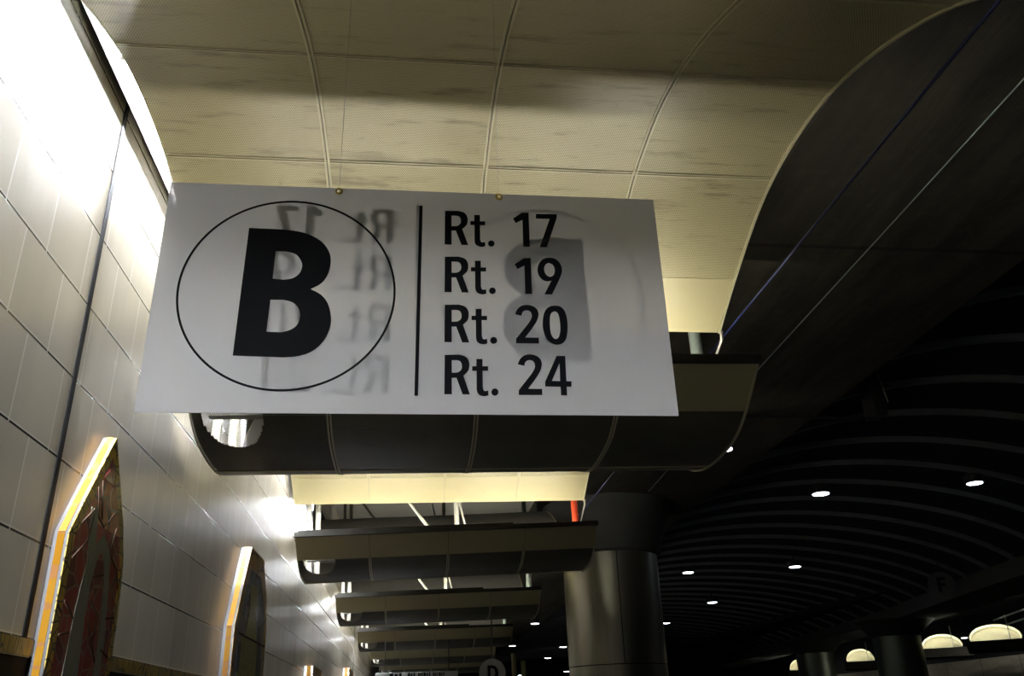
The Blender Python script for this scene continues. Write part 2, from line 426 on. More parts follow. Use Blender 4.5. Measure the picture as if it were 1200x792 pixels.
# dark liner in the trough with a rounded opening at its wall end
bm = bmesh.new()
NX, NS = 240, 110
s0, s1 = .03, SEC[3]+.1; L = [-1.398, 2.21]; g = {}
for a in range(NS+1):
    s = s0+(s1-s0)*a/NS; (y, z), (dy, dz) = at_s(s)
    for b in range(NX+1): g[a, b] = bm.verts.new((L[0]+(L[1]-L[0])*b/NX, y-dz*.018, z+dy*.018-ZB))
for a in range(NS):
    for b in range(NX):
        x = L[0]+(L[1]-L[0])*(b+.5)/NX; ss = (s1-s0)*(a+.5)/NS
        if ss > SEC[1]-.03 and ((x+1.15)/.19)**2 + ((ss-(SEC[1]-.03))/.40)**2 < 1: continue
        bm.faces.new((g[a, b], g[a, b+1], g[a+1, b+1], g[a+1, b]))
for v in [v for v in bm.verts if not v.link_faces]: bm.verts.remove(v)
o = finish('trough_liner', bm, M_liner, canopy)
sm = o.modifiers.new('t', 'SOLIDIFY'); sm.thickness = .004
# back face of the rising sheet
bm = bmesh.new(); sheet(bm, lambda s: left_edge(s)+.01, lambda s: 2.21, SEC[3], S[-1]-.01, .010, .018, 4, .1); finish('back_sheet', bm, M_top, canopy, None, 50)
# lamps in the trough: two in line, behind a low shield
for x0, x1 in ((-1.30, .32), (.50, 2.08)):
    bm = bmesh.new(); box(bm, (x0, .375, 1.815-ZB), (x1, .455, 1.862-ZB)); hz = finish('lamp_housing', bm, M_shield, canopy)
    for yy in (.405,):
        bm = bmesh.new(); tube(bm, [(x0+.03, yy+.01, 1.885-ZB), (x1-.03, yy+.01, 1.885-ZB)], .009, 10); t = finish('fluorescent_tube', bm, M_tube, hz, None, 60)
        for x in (x0, x1-.03):
            bm = bmesh.new(); box(bm, (x, yy-.006, 1.86-ZB), (x+.03, yy+.026, 1.90-ZB)); finish('lamp_holder', bm, M_shield, hz)
bm = bmesh.new(); box(bm, (-1.385, .098, 1.99-ZB), (1.20, .102, SH-ZB)); box(bm, (1.2005, .098, 1.99-ZB), (2.20, .102, SH-.05-ZB)); finish('lamp_shield', bm, M_lip, canopy)
# wall-wash tubes in the slot between the sheet and the wall, behind a thin dark baffle on the wall side
for y0, y1 in ((2.55, 3.955), (3.99, 5.40)):
    bm = bmesh.new(); tube(bm, [(-1.503, y0, WZ-ZB), (-1.503, y1, WZ-ZB)], .012, 10); wt = finish('fluorescent_tube', bm, M_wtube, canopy, None, 60); wt['wash'] = 1
    bm = bmesh.new(); box(bm, (-1.516, y0-.035, WZ-.015-ZB), (-1.49, y0, 3.17-ZB)); finish('lamp_holder', bm, M_shield, canopy)
bm = bmesh.new(); box(bm, (-1.523, 2.45, WZ-DB-ZB), (-1.521, 5.45, 3.18-ZB)); lb = finish('lamp_baffle', bm, M_liner, canopy); lb['wash'] = 1
bm = bmesh.new(); box(bm, (-1.523, 5.44, WZ-.07-ZB), (-1.468, 5.446, 3.18-ZB)); lb = finish('lamp_baffle', bm, M_liner, canopy); lb['wash'] = 1  # unseen end plate, added to keep tube glare off the next sheet
bm = bmesh.new(); box(bm, (-1.521, 2.45, 3.16-ZB), (-1.47, 5.45, 3.18-ZB)); finish('lamp_housing', bm, M_liner, canopy)
bm = bmesh.new(); pv = None  # unseen plate added above the sheet to stop tube light spilling across
for i in range(31):
    y = 2.45+3.0*i/30; z = at_s(s_of_y(y))[0][1]
    q = [bm.verts.new(c) for c in ((-1.468, y, z+.012-ZB), (-1.466, y, z+.012-ZB), (-1.466, y, 3.18-ZB), (-1.468, y, 3.18-ZB))]
    if pv:
        for a in range(4): bm.faces.new((pv[a], pv[(a+1) % 4], q[(a+1) % 4], q[a]))
    else: bm.faces.new(q)
    pv = q
bm.faces.new(pv); finish('lamp_baffle', bm, M_liner, canopy)
# hangers
def post(x, y0, z0, y1, z1, r, m, name='hanger_post', label=None, x1=None):
    bm = bmesh.new(); tube(bm, [(x, y0, z0-ZB), (x if x1 is None else x1, y1, z1-ZB)], r, 14); return finish(name, bm, m, canopy, label, 60)
post(-1.22, .80, 1.73, .80, 3.95, .034, M_post); post(-1.335, .80, 1.73, .80, 3.95, .03, M_post)
post(.55, .80, 1.73, .80, 3.95, .034, M_post)
pr = post(2.12, .80, 1.73, .80, 3.95, .045, M_green, label='green-grey post')
post(.40, .80, 1.95, .80, 3.95, .022, M_post, 'diagonal_brace', x1=-1.05)
post(.72, .80, 1.95, .80, 3.95, .014, M_post, 'diagonal_brace', x1=.30)
bm = bmesh.new(); tube(bm, [(2.243, 5.93, 2.56-ZB), (2.245, 5.95, 2.50-ZB), (2.25, 5.40+.9, 2.36-ZB), (2.25, 5.42+.95, 2.06-ZB)], [.014, .012, .007, .007], 8)
finish('tie_rod', bm, M_rod, canopy, 'thin pale tie rod at the corner', 60)

CL = ['ceiling canopy farthest behind the viewer', 'ceiling canopy just above and behind the viewer',
      'nearest curved cream canopy above the B sign, water-stained with a shadow line across it',
      'dark rounded canopy right behind and below the B sign, bright patches near the wall',
      'third canopy, its trough just below the brightly lit cream strip, a red post above it',
      'fourth canopy away, its trough front ending left of the round metal column',
      'fifth canopy away, trough front just beneath the fourth one',
      'sixth canopy away, low thin trough front over the distant sign board',
      'seventh canopy away, the lowest strip above the distant white sign board']
XO = {2: 0, 3: .04, 4: .09, 5: .17, 6: .25, 7: .32}
DZ = {3: .02, 4: 0, 5: -.09, 6: -.13, 7: -.16}
first = True
for n in range(-1, 8):
    c = copy_tree(canopy) if n < 7 else canopy
    first = False
    c.location = (XO.get(n, 0), 4.865+5.335*(n-2), CZ+ZB+DZ.get(n, 0)); c['label'] = CL[n+1]
    c.rotation_euler = (0, -math.radians({2: .6, 3: 1.8, 4: 1.35, 5: .9, 6: .7, 7: .6}.get(n, 0)), 0)
    if n < 1:      # unseen wall tubes behind the viewer, lowered and shifted only to light the sign
        for ch in c.children:
            if ch.get('wash'): ch.location.z = -DROP; ch.location.y = YS
    if n == 3:
        for ch in c.children:
            if ch.get('label') == 'green-grey post':
                ch.data = ch.data.copy(); ch.data.materials[0] = M_red; ch['label'] = 'orange-red post'

# ------------------------------------------------------------------ round column under the beam
c = empty('round_column', (3.36, 14.45, 0), 'big round metal-clad column with a dark flared head, under the concrete beam', 'column')
R0 = .80
bm = bmesh.new(); lathe(bm, [(R0, 0), (R0, CZ+.70)], (0, 0, 0), 96); finish('lower_cladding', bm, M_clad, c, None, 40)
bm = bmesh.new(); lathe(bm, [(R0-.015, CZ+.69), (R0-.015, CZ+.72)], (0, 0, 0), 96); finish('ring_joint', bm, M_black, c, None, 40)
bm = bmesh.new(); lathe(bm, [(R0, CZ+.715), (R0, CZ+2.43)], (0, 0, 0), 96); finish('upper_cladding', bm, M_clad, c, None, 40)
bm = bmesh.new()
for a in (-95, 25, 145):
    a = math.radians(a); d = Vector((math.cos(a), math.sin(a), 0)); t_ = Vector((-d.y, d.x, 0))
    vs = []
    for z in (CZ+.72, CZ+2.43):
        for q in (d*(R0-.01)+t_*-.006, d*(R0+.004)+t_*-.006, d*(R0+.004)+t_*.006, d*(R0-.01)+t_*.006): vs.append(bm.verts.new(q+Vector((0, 0, z))))
    for f in ((0,1,2,3),(4,7,6,5),(0,4,5,1),(1,5,6,2),(2,6,7,3),(3,7,4,0)): bm.faces.new([vs[i] for i in f])
finish('vertical_seam', bm, M_black, c)
bm = bmesh.new(); lathe(bm, [(R0-.05, CZ+2.42), (R0+.06, CZ+2.47), (R0+.12, CZ+2.70), (R0+.22, CZ+3.0), (R0+.32, CZ+3.305)], (0, 0, 0), 96); finish('flared_head', bm, M_far, c, None, 50)

# conduits along the beam
bm = bmesh.new(); tube(bm, [(2.29, -3, CZ+2.54), (2.29, 5.4, CZ+2.555), (2.33, 16, CZ+2.56)], .008, 10)
tag(finish('conduit', bm, M_conduit, None, None, 60), 'thin blue-grey pipe running past the right corners of the curved canopies', 'pipe')
bm = bmesh.new(); tube(bm, [(3.35, -3, CZ+3.287), (3.48, 3.5, CZ+3.287), (3.53, 5.1, CZ+3.287), (3.61, 7.9, CZ+3.287), (3.75, 11.8, CZ+3.287), (3.80, 13.2, CZ+3.287)], .005, 8)
tag(finish('conduit', bm, M_green, None, None, 60), 'thin pale conduit running along the dark concrete beam soffit', 'pipe')
# box on an arm at the edge of the beam
c = empty('hanging_box', (5.78, 9.5, CZ+3.26), 'narrow dark box with a bright metal edge, hung beside the beam on a thin arm', 'box')
bm = bmesh.new(); box(bm, (-.09, -.15, .03), (.07, .15, .62)); bmesh.ops.bevel(bm, geom=bm.edges[:], offset=.012, segments=2, affect='EDGES'); finish('housing', bm, M_housing, c)
bm = bmesh.new(); tube(bm, [(.085, -.16, .18), (.02, -.16, .64)], .008, 8); finish('metal_edge', bm, M_rod, c, 'bright metal edge')
bm = bmesh.new(); tube(bm, [(-1.75, 0, .03), (0, 0, .03)], .016, 10); finish('arm', bm, M_housing, c)
bm = bmesh.new(); tube(bm, [(0, 0, .60), (.0, 0, 1.0)], .012, 10); finish('hanger', bm, M_housing, c)

# ------------------------------------------------------------------ the bus stop sign
SX0, SX1, SZ0, SZ1, SY = -.601, .607, .625, 1.2175, 1.8
c = empty('hanging_sign', ((SX0+SX1)/2, SY, CZ+SZ0), 'white translucent hanging sign with a circled B and four bus route numbers', 'sign')
hw, hh = (SX1-SX0)/2, (SZ1-SZ0)/2
FR = Matrix(((1, 0, 0, 0), (0, 0, -1, 0), (0, 1, 0, hh), (0, 0, 0, 1)))     # (u, v, w) -> x, -w, v+hh
def circ(cx, cy, r, n=64): return [(cx+r*math.cos(2*math.pi*i/n), cy+r*math.sin(2*math.pi*i/n)) for i in range(n)]
T = .003
holes = [circ(-.2, .2867, .0052, 20), circ(.2, .2867, .0052, 20)]
flat_shape('sign_panel', [[(-hw, -hh), (hw, -hh), (hw, hh), (-hw, hh)]] + holes, T, M_panel, c, FR)
GL = {"B":[[[-0.4069,0.1727],[-0.3252,0.1713],[-0.3161,0.1702],[-0.3028,0.1687],[-0.2884,0.1666],[-0.2757,0.1636],[-0.265,0.1597],[-0.2549,0.155],[-0.2457,0.1496],[-0.2376,0.1439],[-0.2308,0.1378],[-0.2251,0.1312],[-0.2204,0.1242],[-0.2164,0.1173],[-0.2133,0.1105],[-0.211,0.1037],[-0.2095,0.0966],[-0.2087,0.089],[-0.2087,0.0805],[-0.2094,0.0713],[-0.2108,0.0621],[-0.2128,0.0537],[-0.2155,0.0462],[-0.2189,0.0391],[-0.2229,0.0327],[-0.2275,0.0269],[-0.2334,0.0218],[-0.2405,0.0174],[-0.2471,0.0137],[-0.2516,0.0112],[-0.2468,0.0087],[-0.2397,0.0052],[-0.2322,0.0009],[-0.2256,-0.0039],[-0.2205,-0.0091],[-0.2158,-0.0149],[-0.2117,-0.0213],[-0.2081,-0.0286],[-0.2051,-0.037],[-0.2026,-0.0466],[-0.2007,-0.0563],[-0.1996,-0.0652],[-0.1993,-0.0732],[-0.1997,-0.0806],[-0.2009,-0.0878],[-0.2026,-0.095],[-0.2049,-0.1026],[-0.2079,-0.1103],[-0.2114,-0.1177],[-0.2155,-0.1246],[-0.2201,-0.1311],[-0.2254,-0.1372],[-0.2311,-0.1428],[-0.2372,-0.1476],[-0.2436,-0.1515],[-0.2504,-0.1547],[-0.2576,-0.1573],[-0.2652,-0.1595],[-0.2741,-0.1613],[-0.2839,-0.1625],[-0.2929,-0.1633],[-0.2992,-0.1639],[-0.4112,-0.1612]],[[-0.3392,0.1104],[-0.3145,0.1105],[-0.3104,0.1096],[-0.3045,0.1083],[-0.2982,0.1065],[-0.2928,0.1041],[-0.2887,0.1008],[-0.2852,0.0968],[-0.2821,0.0925],[-0.2796,0.0882],[-0.2776,0.0842],[-0.2761,0.0801],[-0.2751,0.0759],[-0.2748,0.0715],[-0.2752,0.0666],[-0.2763,0.0614],[-0.2779,0.0563],[-0.2801,0.0518],[-0.2828,0.0479],[-0.2861,0.0444],[-0.2899,0.0414],[-0.2941,0.0389],[-0.2992,0.037],[-0.3052,0.0357],[-0.3107,0.0348],[-0.3146,0.0342],[-0.3403,0.0362]],[[-0.341,-0.019],[-0.3105,-0.0189],[-0.3065,-0.0198],[-0.3008,-0.021],[-0.2947,-0.0228],[-0.2894,-0.0251],[-0.2852,-0.0281],[-0.2814,-0.0318],[-0.2781,-0.0359],[-0.2754,-0.0402],[-0.2732,-0.0448],[-0.2717,-0.0497],[-0.2708,-0.0549],[-0.2704,-0.0601],[-0.2707,-0.0657],[-0.2716,-0.0715],[-0.2732,-0.0771],[-0.2753,-0.082],[-0.2782,-0.0862],[-0.2817,-0.0897],[-0.2858,-0.0928],[-0.29,-0.0954],[-0.2951,-0.0977],[-0.3008,-0.0994],[-0.3061,-0.1008],[-0.3098,-0.1017],[-0.3427,-0.101]]],"R":[[[0.0615,-0.1517],[0.0944,-0.1504],[0.0971,-0.151],[0.1009,-0.1519],[0.105,-0.153],[0.1084,-0.1545],[0.1109,-0.1564],[0.113,-0.1586],[0.1147,-0.161],[0.1161,-0.1637],[0.1171,-0.1665],[0.1178,-0.1696],[0.1182,-0.1728],[0.1183,-0.1761],[0.1181,-0.1796],[0.1177,-0.1832],[0.1169,-0.1869],[0.1155,-0.1903],[0.113,-0.1939],[0.1097,-0.1975],[0.1065,-0.2006],[0.1043,-0.2028],[0.1186,-0.2482],[0.1023,-0.2484],[0.0884,-0.2079],[0.0778,-0.2084],[0.0778,-0.2483],[0.0609,-0.2484]],[[0.0779,-0.1646],[0.0902,-0.1644],[0.0917,-0.1648],[0.0937,-0.1654],[0.0959,-0.1662],[0.0976,-0.1675],[0.0989,-0.1695],[0.1,-0.1719],[0.1007,-0.1746],[0.1012,-0.1773],[0.1012,-0.18],[0.101,-0.1828],[0.1004,-0.1855],[0.0995,-0.1879],[0.0981,-0.1899],[0.0963,-0.1916],[0.0944,-0.1931],[0.0926,-0.1942],[0.0907,-0.1949],[0.0889,-0.1952],[0.0872,-0.1954],[0.086,-0.1955],[0.0779,-0.1956]]],"t":[[[0.1348,-0.1607],[0.1491,-0.1605],[0.1488,-0.1789],[0.1617,-0.1787],[0.1615,-0.1897],[0.1487,-0.1899],[0.1486,-0.232],[0.149,-0.2333],[0.1495,-0.2352],[0.1501,-0.2371],[0.1508,-0.2385],[0.1515,-0.2393],[0.1523,-0.2397],[0.1532,-0.2399],[0.1543,-0.2399],[0.1558,-0.2397],[0.1577,-0.2393],[0.1594,-0.2388],[0.1606,-0.2384],[0.1611,-0.25],[0.1595,-0.2506],[0.1573,-0.2513],[0.1547,-0.252],[0.1522,-0.2524],[0.1497,-0.2522],[0.1471,-0.2518],[0.1446,-0.2511],[0.1425,-0.2502],[0.1406,-0.2491],[0.1389,-0.2476],[0.1375,-0.246],[0.1364,-0.2442],[0.1356,-0.2421],[0.1351,-0.2395],[0.1348,-0.2372],[0.1345,-0.2356],[0.1348,-0.1901],[0.1247,-0.1902],[0.1248,-0.1792],[0.1345,-0.1791]]],"dot":[[[0.1841,-0.242],[0.1839,-0.2436],[0.1834,-0.2453],[0.1826,-0.2469],[0.1816,-0.2482],[0.1804,-0.2492],[0.1789,-0.25],[0.1773,-0.2505],[0.1758,-0.2508],[0.1743,-0.2506],[0.1727,-0.2501],[0.1713,-0.2493],[0.1701,-0.2483],[0.1692,-0.247],[0.1684,-0.2455],[0.168,-0.2438],[0.1678,-0.2422],[0.168,-0.2406],[0.1686,-0.2389],[0.1694,-0.2373],[0.1703,-0.236],[0.1716,-0.235],[0.1731,-0.2342],[0.1746,-0.2336],[0.1762,-0.2334],[0.1777,-0.2336],[0.1793,-0.2341],[0.1807,-0.2349],[0.1819,-0.2359],[0.1828,-0.2372],[0.1835,-0.2387],[0.184,-0.2404]]],"1":[[[0.2571,0.1098],[0.2745,0.1109],[0.2739,0.0116],[0.2573,0.0112],[0.2581,0.0894],[0.241,0.0793],[0.2341,0.092]]],"7":[[[0.2932,0.24],[0.3472,0.2411],[0.3452,0.2275],[0.3165,0.1437],[0.2985,0.1431],[0.3278,0.2268],[0.2923,0.2263]]],"9":[[[0.3212,0.113],[0.3246,0.113],[0.328,0.1128],[0.3314,0.1121],[0.3345,0.111],[0.3373,0.1094],[0.3401,0.1072],[0.3425,0.1047],[0.3447,0.1021],[0.3465,0.0991],[0.3481,0.0959],[0.3493,0.0926],[0.3502,0.0892],[0.3508,0.0857],[0.351,0.0821],[0.3509,0.0786],[0.3507,0.0752],[0.3502,0.0721],[0.3494,0.0691],[0.3484,0.0662],[0.3473,0.0632],[0.346,0.0597],[0.3444,0.0559],[0.3429,0.0525],[0.3418,0.0502],[0.3231,0.0115],[0.3044,0.0111],[0.3233,0.0493],[0.3214,0.0487],[0.3186,0.0479],[0.3155,0.0472],[0.3126,0.047],[0.31,0.0474],[0.3073,0.0481],[0.3047,0.0492],[0.3022,0.0507],[0.2999,0.0526],[0.2977,0.0551],[0.2956,0.0578],[0.2939,0.0607],[0.2925,0.0636],[0.2915,0.0668],[0.2907,0.0701],[0.2903,0.0734],[0.2901,0.0769],[0.2903,0.0804],[0.2908,0.0839],[0.2916,0.0874],[0.2926,0.0908],[0.294,0.0943],[0.2956,0.0976],[0.2975,0.1006],[0.2997,0.1034],[0.3021,0.1059],[0.3048,0.1082],[0.3077,0.11],[0.3108,0.1113],[0.3142,0.1122],[0.3178,0.1128]],[[0.3201,0.0981],[0.3221,0.0976],[0.3243,0.0967],[0.3264,0.0955],[0.3282,0.0939],[0.3297,0.092],[0.3309,0.0897],[0.3319,0.0872],[0.3325,0.0846],[0.3329,0.082],[0.333,0.0791],[0.3329,0.0763],[0.3325,0.0737],[0.332,0.0712],[0.3312,0.0688],[0.3302,0.0666],[0.329,0.0646],[0.3275,0.0629],[0.3256,0.0613],[0.3237,0.0601],[0.3217,0.0595],[0.3197,0.0595],[0.3176,0.06],[0.3156,0.0609],[0.3137,0.0622],[0.3121,0.0639],[0.3105,0.0661],[0.3092,0.0685],[0.3081,0.071],[0.3074,0.0736],[0.3069,0.0764],[0.3067,0.0792],[0.3067,0.0819],[0.3071,0.0844],[0.3077,0.0868],[0.3085,0.089],[0.3094,0.0909],[0.3105,0.0926],[0.3116,0.0941],[0.3128,0.0953],[0.3141,0.0963],[0.3155,0.0971],[0.3169,0.0978],[0.3184,0.0981]]],"2":[[[0.2308,-0.0442],[0.2316,-0.0419],[0.2328,-0.0386],[0.2343,-0.035],[0.236,-0.0318],[0.2381,-0.029],[0.2406,-0.0264],[0.2433,-0.024],[0.2462,-0.0221],[0.2492,-0.0207],[0.2525,-0.0197],[0.2558,-0.0192],[0.2592,-0.0189],[0.2627,-0.0189],[0.2662,-0.0193],[0.2697,-0.02],[0.2729,-0.0211],[0.2759,-0.0225],[0.2787,-0.0243],[0.2812,-0.0265],[0.2833,-0.0288],[0.2849,-0.0315],[0.286,-0.0344],[0.2868,-0.0375],[0.2873,-0.0405],[0.2874,-0.0435],[0.2871,-0.0464],[0.2865,-0.0494],[0.2857,-0.0525],[0.2848,-0.0554],[0.2837,-0.0583],[0.2823,-0.0614],[0.2805,-0.0648],[0.2779,-0.0691],[0.2747,-0.0741],[0.2717,-0.0787],[0.2696,-0.0819],[0.2528,-0.1048],[0.2854,-0.1047],[0.2848,-0.1195],[0.2305,-0.1199],[0.2309,-0.1085],[0.2625,-0.0671],[0.2637,-0.065],[0.2656,-0.0619],[0.2675,-0.0586],[0.2689,-0.0557],[0.2699,-0.0531],[0.2706,-0.0508],[0.271,-0.0485],[0.271,-0.0462],[0.2707,-0.0437],[0.2701,-0.0411],[0.2692,-0.0387],[0.268,-0.0368],[0.2664,-0.0353],[0.2645,-0.0343],[0.2624,-0.0335],[0.2604,-0.0332],[0.2584,-0.0331],[0.2563,-0.0334],[0.2543,-0.0341],[0.2526,-0.0348],[0.2512,-0.0358],[0.25,-0.0371],[0.249,-0.0385],[0.2481,-0.0401],[0.2474,-0.042],[0.2468,-0.0442],[0.2464,-0.0462],[0.2461,-0.0477]]],"0":[[[0.3293,-0.0191],[0.3327,-0.0192],[0.3361,-0.0196],[0.3393,-0.0203],[0.3423,-0.0217],[0.3449,-0.0238],[0.3473,-0.0264],[0.3494,-0.0296],[0.3512,-0.033],[0.3526,-0.0367],[0.3538,-0.0409],[0.3547,-0.0454],[0.3554,-0.05],[0.356,-0.0549],[0.3563,-0.06],[0.3565,-0.0653],[0.3564,-0.0707],[0.3561,-0.0764],[0.3556,-0.0823],[0.3549,-0.088],[0.3541,-0.0932],[0.3531,-0.0978],[0.3521,-0.102],[0.3509,-0.1057],[0.3494,-0.1091],[0.3475,-0.112],[0.3453,-0.1146],[0.3429,-0.1167],[0.3403,-0.1185],[0.3375,-0.1199],[0.3345,-0.121],[0.3313,-0.1216],[0.3282,-0.1218],[0.3248,-0.1216],[0.3213,-0.1208],[0.3179,-0.1196],[0.3147,-0.118],[0.3118,-0.1159],[0.309,-0.1134],[0.3065,-0.1104],[0.3042,-0.1072],[0.3023,-0.1035],[0.3007,-0.0994],[0.2993,-0.095],[0.2982,-0.0906],[0.2973,-0.0862],[0.2966,-0.0817],[0.2961,-0.077],[0.296,-0.072],[0.2962,-0.0665],[0.2967,-0.0606],[0.2974,-0.0547],[0.2984,-0.0494],[0.2996,-0.0445],[0.3009,-0.04],[0.3025,-0.0358],[0.3044,-0.0321],[0.3067,-0.0289],[0.3094,-0.0262],[0.3122,-0.0238],[0.3153,-0.022],[0.3186,-0.0206],[0.3222,-0.0198],[0.3258,-0.0193]],[[0.3259,-0.0345],[0.3278,-0.0344],[0.3296,-0.0349],[0.3313,-0.0359],[0.3327,-0.0372],[0.3339,-0.0389],[0.3349,-0.041],[0.3358,-0.0436],[0.3365,-0.0466],[0.3371,-0.0503],[0.3376,-0.0544],[0.338,-0.0589],[0.3382,-0.0636],[0.3384,-0.0686],[0.3384,-0.0739],[0.3383,-0.0793],[0.3379,-0.0842],[0.3372,-0.089],[0.3361,-0.0936],[0.3349,-0.0977],[0.3336,-0.1011],[0.3321,-0.1035],[0.3305,-0.1053],[0.3289,-0.1064],[0.3272,-0.1071],[0.3256,-0.1074],[0.3238,-0.1071],[0.3221,-0.1063],[0.3205,-0.105],[0.319,-0.1031],[0.3175,-0.1005],[0.3162,-0.0975],[0.3151,-0.094],[0.3144,-0.0899],[0.3139,-0.0853],[0.3136,-0.0803],[0.3135,-0.0754],[0.3134,-0.0702],[0.3135,-0.0648],[0.3137,-0.0595],[0.3142,-0.0547],[0.3148,-0.0505],[0.3155,-0.0466],[0.3165,-0.0432],[0.3178,-0.0404],[0.3196,-0.0381],[0.3217,-0.0364],[0.3239,-0.0352]]],"4":[[[0.3231,-0.153],[0.3438,-0.1525],[0.3431,-0.2161],[0.3552,-0.2165],[0.354,-0.2297],[0.3428,-0.2299],[0.3427,-0.2512],[0.3286,-0.251],[0.3286,-0.23],[0.2929,-0.23],[0.293,-0.2181]],[[0.3292,-0.1713],[0.3284,-0.2163],[0.3089,-0.2161]]]}
base_row = -.2484
def put(ch, du, dv, back=False):
    M = FR @ Matrix.Translation((0, 0, (T/2+.0007))) 
    if back:   # the rear face carries the same print, read from behind
        M = FR @ Matrix.Translation((0, 0, -(T/2-.0006))) @ Matrix.Diagonal((-1, 1, 1, 1))
    lo = [[(x+du, y+dv) for x, y in l] for l in GL[ch]]
    nm = {'dot': 'full_stop', 'B': 'letter', 'R': 'letter', 't': 'letter'}.get(ch, 'numeral')
    return flat_shape(nm, lo, .0008, M_blackvinyl, c, M, None)
ROWS = [(.1430, '17'), (.0115, '19'), (-.1195, '20'), (-.2488, '24')]
native = {'1': .0112, '7': .1431, '9': .0111, '2': -.1199, '0': -.1218+.002, '4': -.2512, 'R': -.2484, 't': -.2524+.004, 'dot': -.2508+.0024}
for back in (False, True):
    put('B', 0, 0, back)
    M = FR @ Matrix.Translation((0, 0, -(T/2-.0006) if back else (T/2+.0007)))
    if back: M = M @ Matrix.Diagonal((-1, 1, 1, 1))
    flat_shape('ring', [circ(-.3030, .004, .2500, 120), circ(-.3030, .004, .2448, 120)], .0008, M_blackvinyl, c, M)
    flat_shape('divider_line', [[(-.0048, -.2532), (.0035, -.2532), (.0078, .2527), (-.0004, .2527)]], .0008, M_blackvinyl, c, M)
    for b, num in ROWS:
        for ch in ('R', 't', 'dot'): put(ch, .0018, b-native[ch], back)
        for ch in num: put(ch, .002 if ch in '24' and num in ('24',) else 0, b-native[ch], back)
for x in (-.2, .2):
    bm = bmesh.new(); n_ = 24; rr = []
    for i in range(n_):
        a = 2*math.pi*i/n_; ring = []
        for j in range(8):
            b = 2*math.pi*j/8; r = .0072+.0028*math.cos(b)
            ring.append(bm.verts.new((x+r*math.cos(a), -T/2-.0008+.0018*math.sin(b), hh+.2867+r*math.sin(a))))
        rr.append(ring)
    for i in range(n_):
        for j in range(8): bm.faces.new((rr[i][j], rr[(i+1) % n_][j], rr[(i+1) % n_][(j+1) % 8], rr[i][(j+1) % 8]))
    finish('eyelet', bm, M_brass, c, None, 60)
    bm = bmesh.new(); tube(bm, [(x, .003, hh+.287), (x, .001, hh+.30), (x, 0, 2.32-SZ0)], .00045, 6); finish('hanging_wire', bm, M_rod, c)

# ------------------------------------------------------------------ mosaic wall pieces
def wall_piece(name, label, outline, depth, parts, side_mat, zbot):
    """outline (y, z) clockwise from lower near corner; face stands off the wall by depth"""
    y0 = outline[0][0]
    c = empty(name, (WX, y0, CZ+zbot), label, 'wall mosaic')
    M = lambda d: Matrix(((0, 0, 1, d), (1, 0, 0, -y0), (0, 1, 0, -zbot), (0, 0, 0, 1)))
    flat_shape('backing_slab', [outline], depth, M_edge, c, M(depth/2))
    # yellow tiled edge that faces down the platform
    k = len(outline)
    for i in range(k):
        a, b = outline[i], outline[(i+1) % k]
        if i == k-1: continue
        bm = bmesh.new(); d = Vector((b[0]-a[0], b[1]-a[1])); nrm = Vector((-d.y, d.x)).normalized()*.004
        vs = []
        for (yy, zz) in (a, b):
            for o_ in (0, 1):
                for xx in (depth*.30, depth*.80): vs.append(bm.verts.new((xx, yy-y0+nrm.x*o_, zz-zbot+nrm.y*o_)))
        for f in ((0,1,3,2),(4,6,7,5),(0,4,5,1),(2,3,7,6),(0,2,6,4),(1,5,7,3)): bm.faces.new([vs[q] for q in f])
        finish('edge_tiles', bm, side_mat, c)
    for nm, loops, lift, mat, lb in parts:
        flat_shape(nm, loops, .004, mat, c, M(depth+lift), lb)
    return c
def inset(P, d, cy, cz):
    out = []
    for y, z in P:
        out.append((y + (cy-y)/max(.001, abs(cy-y))*min(d, abs(cy-y)), z - (d*1.6 if z > cz else 0)))
    return out
ZB_ = -1.2
O1 = [(3.885, ZB_), (3.885, .80), (4.005, .98), (4.265, 1.345), (4.55, .985), (4.655, .79), (4.695, .5), (4.695, ZB_)]
I1 = [(3.955, ZB_), (3.955, .79), (4.06, .955), (4.262, 1.245), (4.495, .965), (4.595, .78), (4.635, .5), (4.635, ZB_)]
def stroke(P, w):
    L_, R_ = [], []
    for i, p in enumerate(P):
        a = Vector(P[max(0, i-1)]); b = Vector(P[min(len(P)-1, i+1)]); d = (b-a).normalized(); nn = Vector((-d.y, d.x))
        ww = w[i] if isinstance(w, list) else w
        L_.append(tuple(Vector(p)+nn*ww/2)); R_.append(tuple(Vector(p)-nn*ww/2))
    return L_ + R_[::-1]
leads = []
def lead(*P): leads.append(('lead_line', [stroke(list(P), .009)], .0065, M_brass_dull, None))
M_brass_dull = simple('dull_lead_line', (.14, .09, .07), .95, 0, 0)
lead((4.13, 1.06), (4.19, .93), (4.28, .90), (4.40, .99)); lead((4.0, .86), (4.12, .95)); lead((3.96, .70), (4.10, .80), (4.13, .93))
lead((4.46, .93), (4.42, .80), (4.55, .74), (4.62, .66)); lead((4.24, .66), (4.38, .69)); lead((4.25, .56), (4.40, .50), (4.37, .38))
lead((3.96, .52), (4.09, .46)); lead((3.96, .38), (4.07, .40)); lead((4.28, .46), (4.45, .30)); lead((4.50, .50), (4.63, .52)); lead((4.50, .36), (4.63, .33))
lead((4.17, 1.10), (4.24, .93))
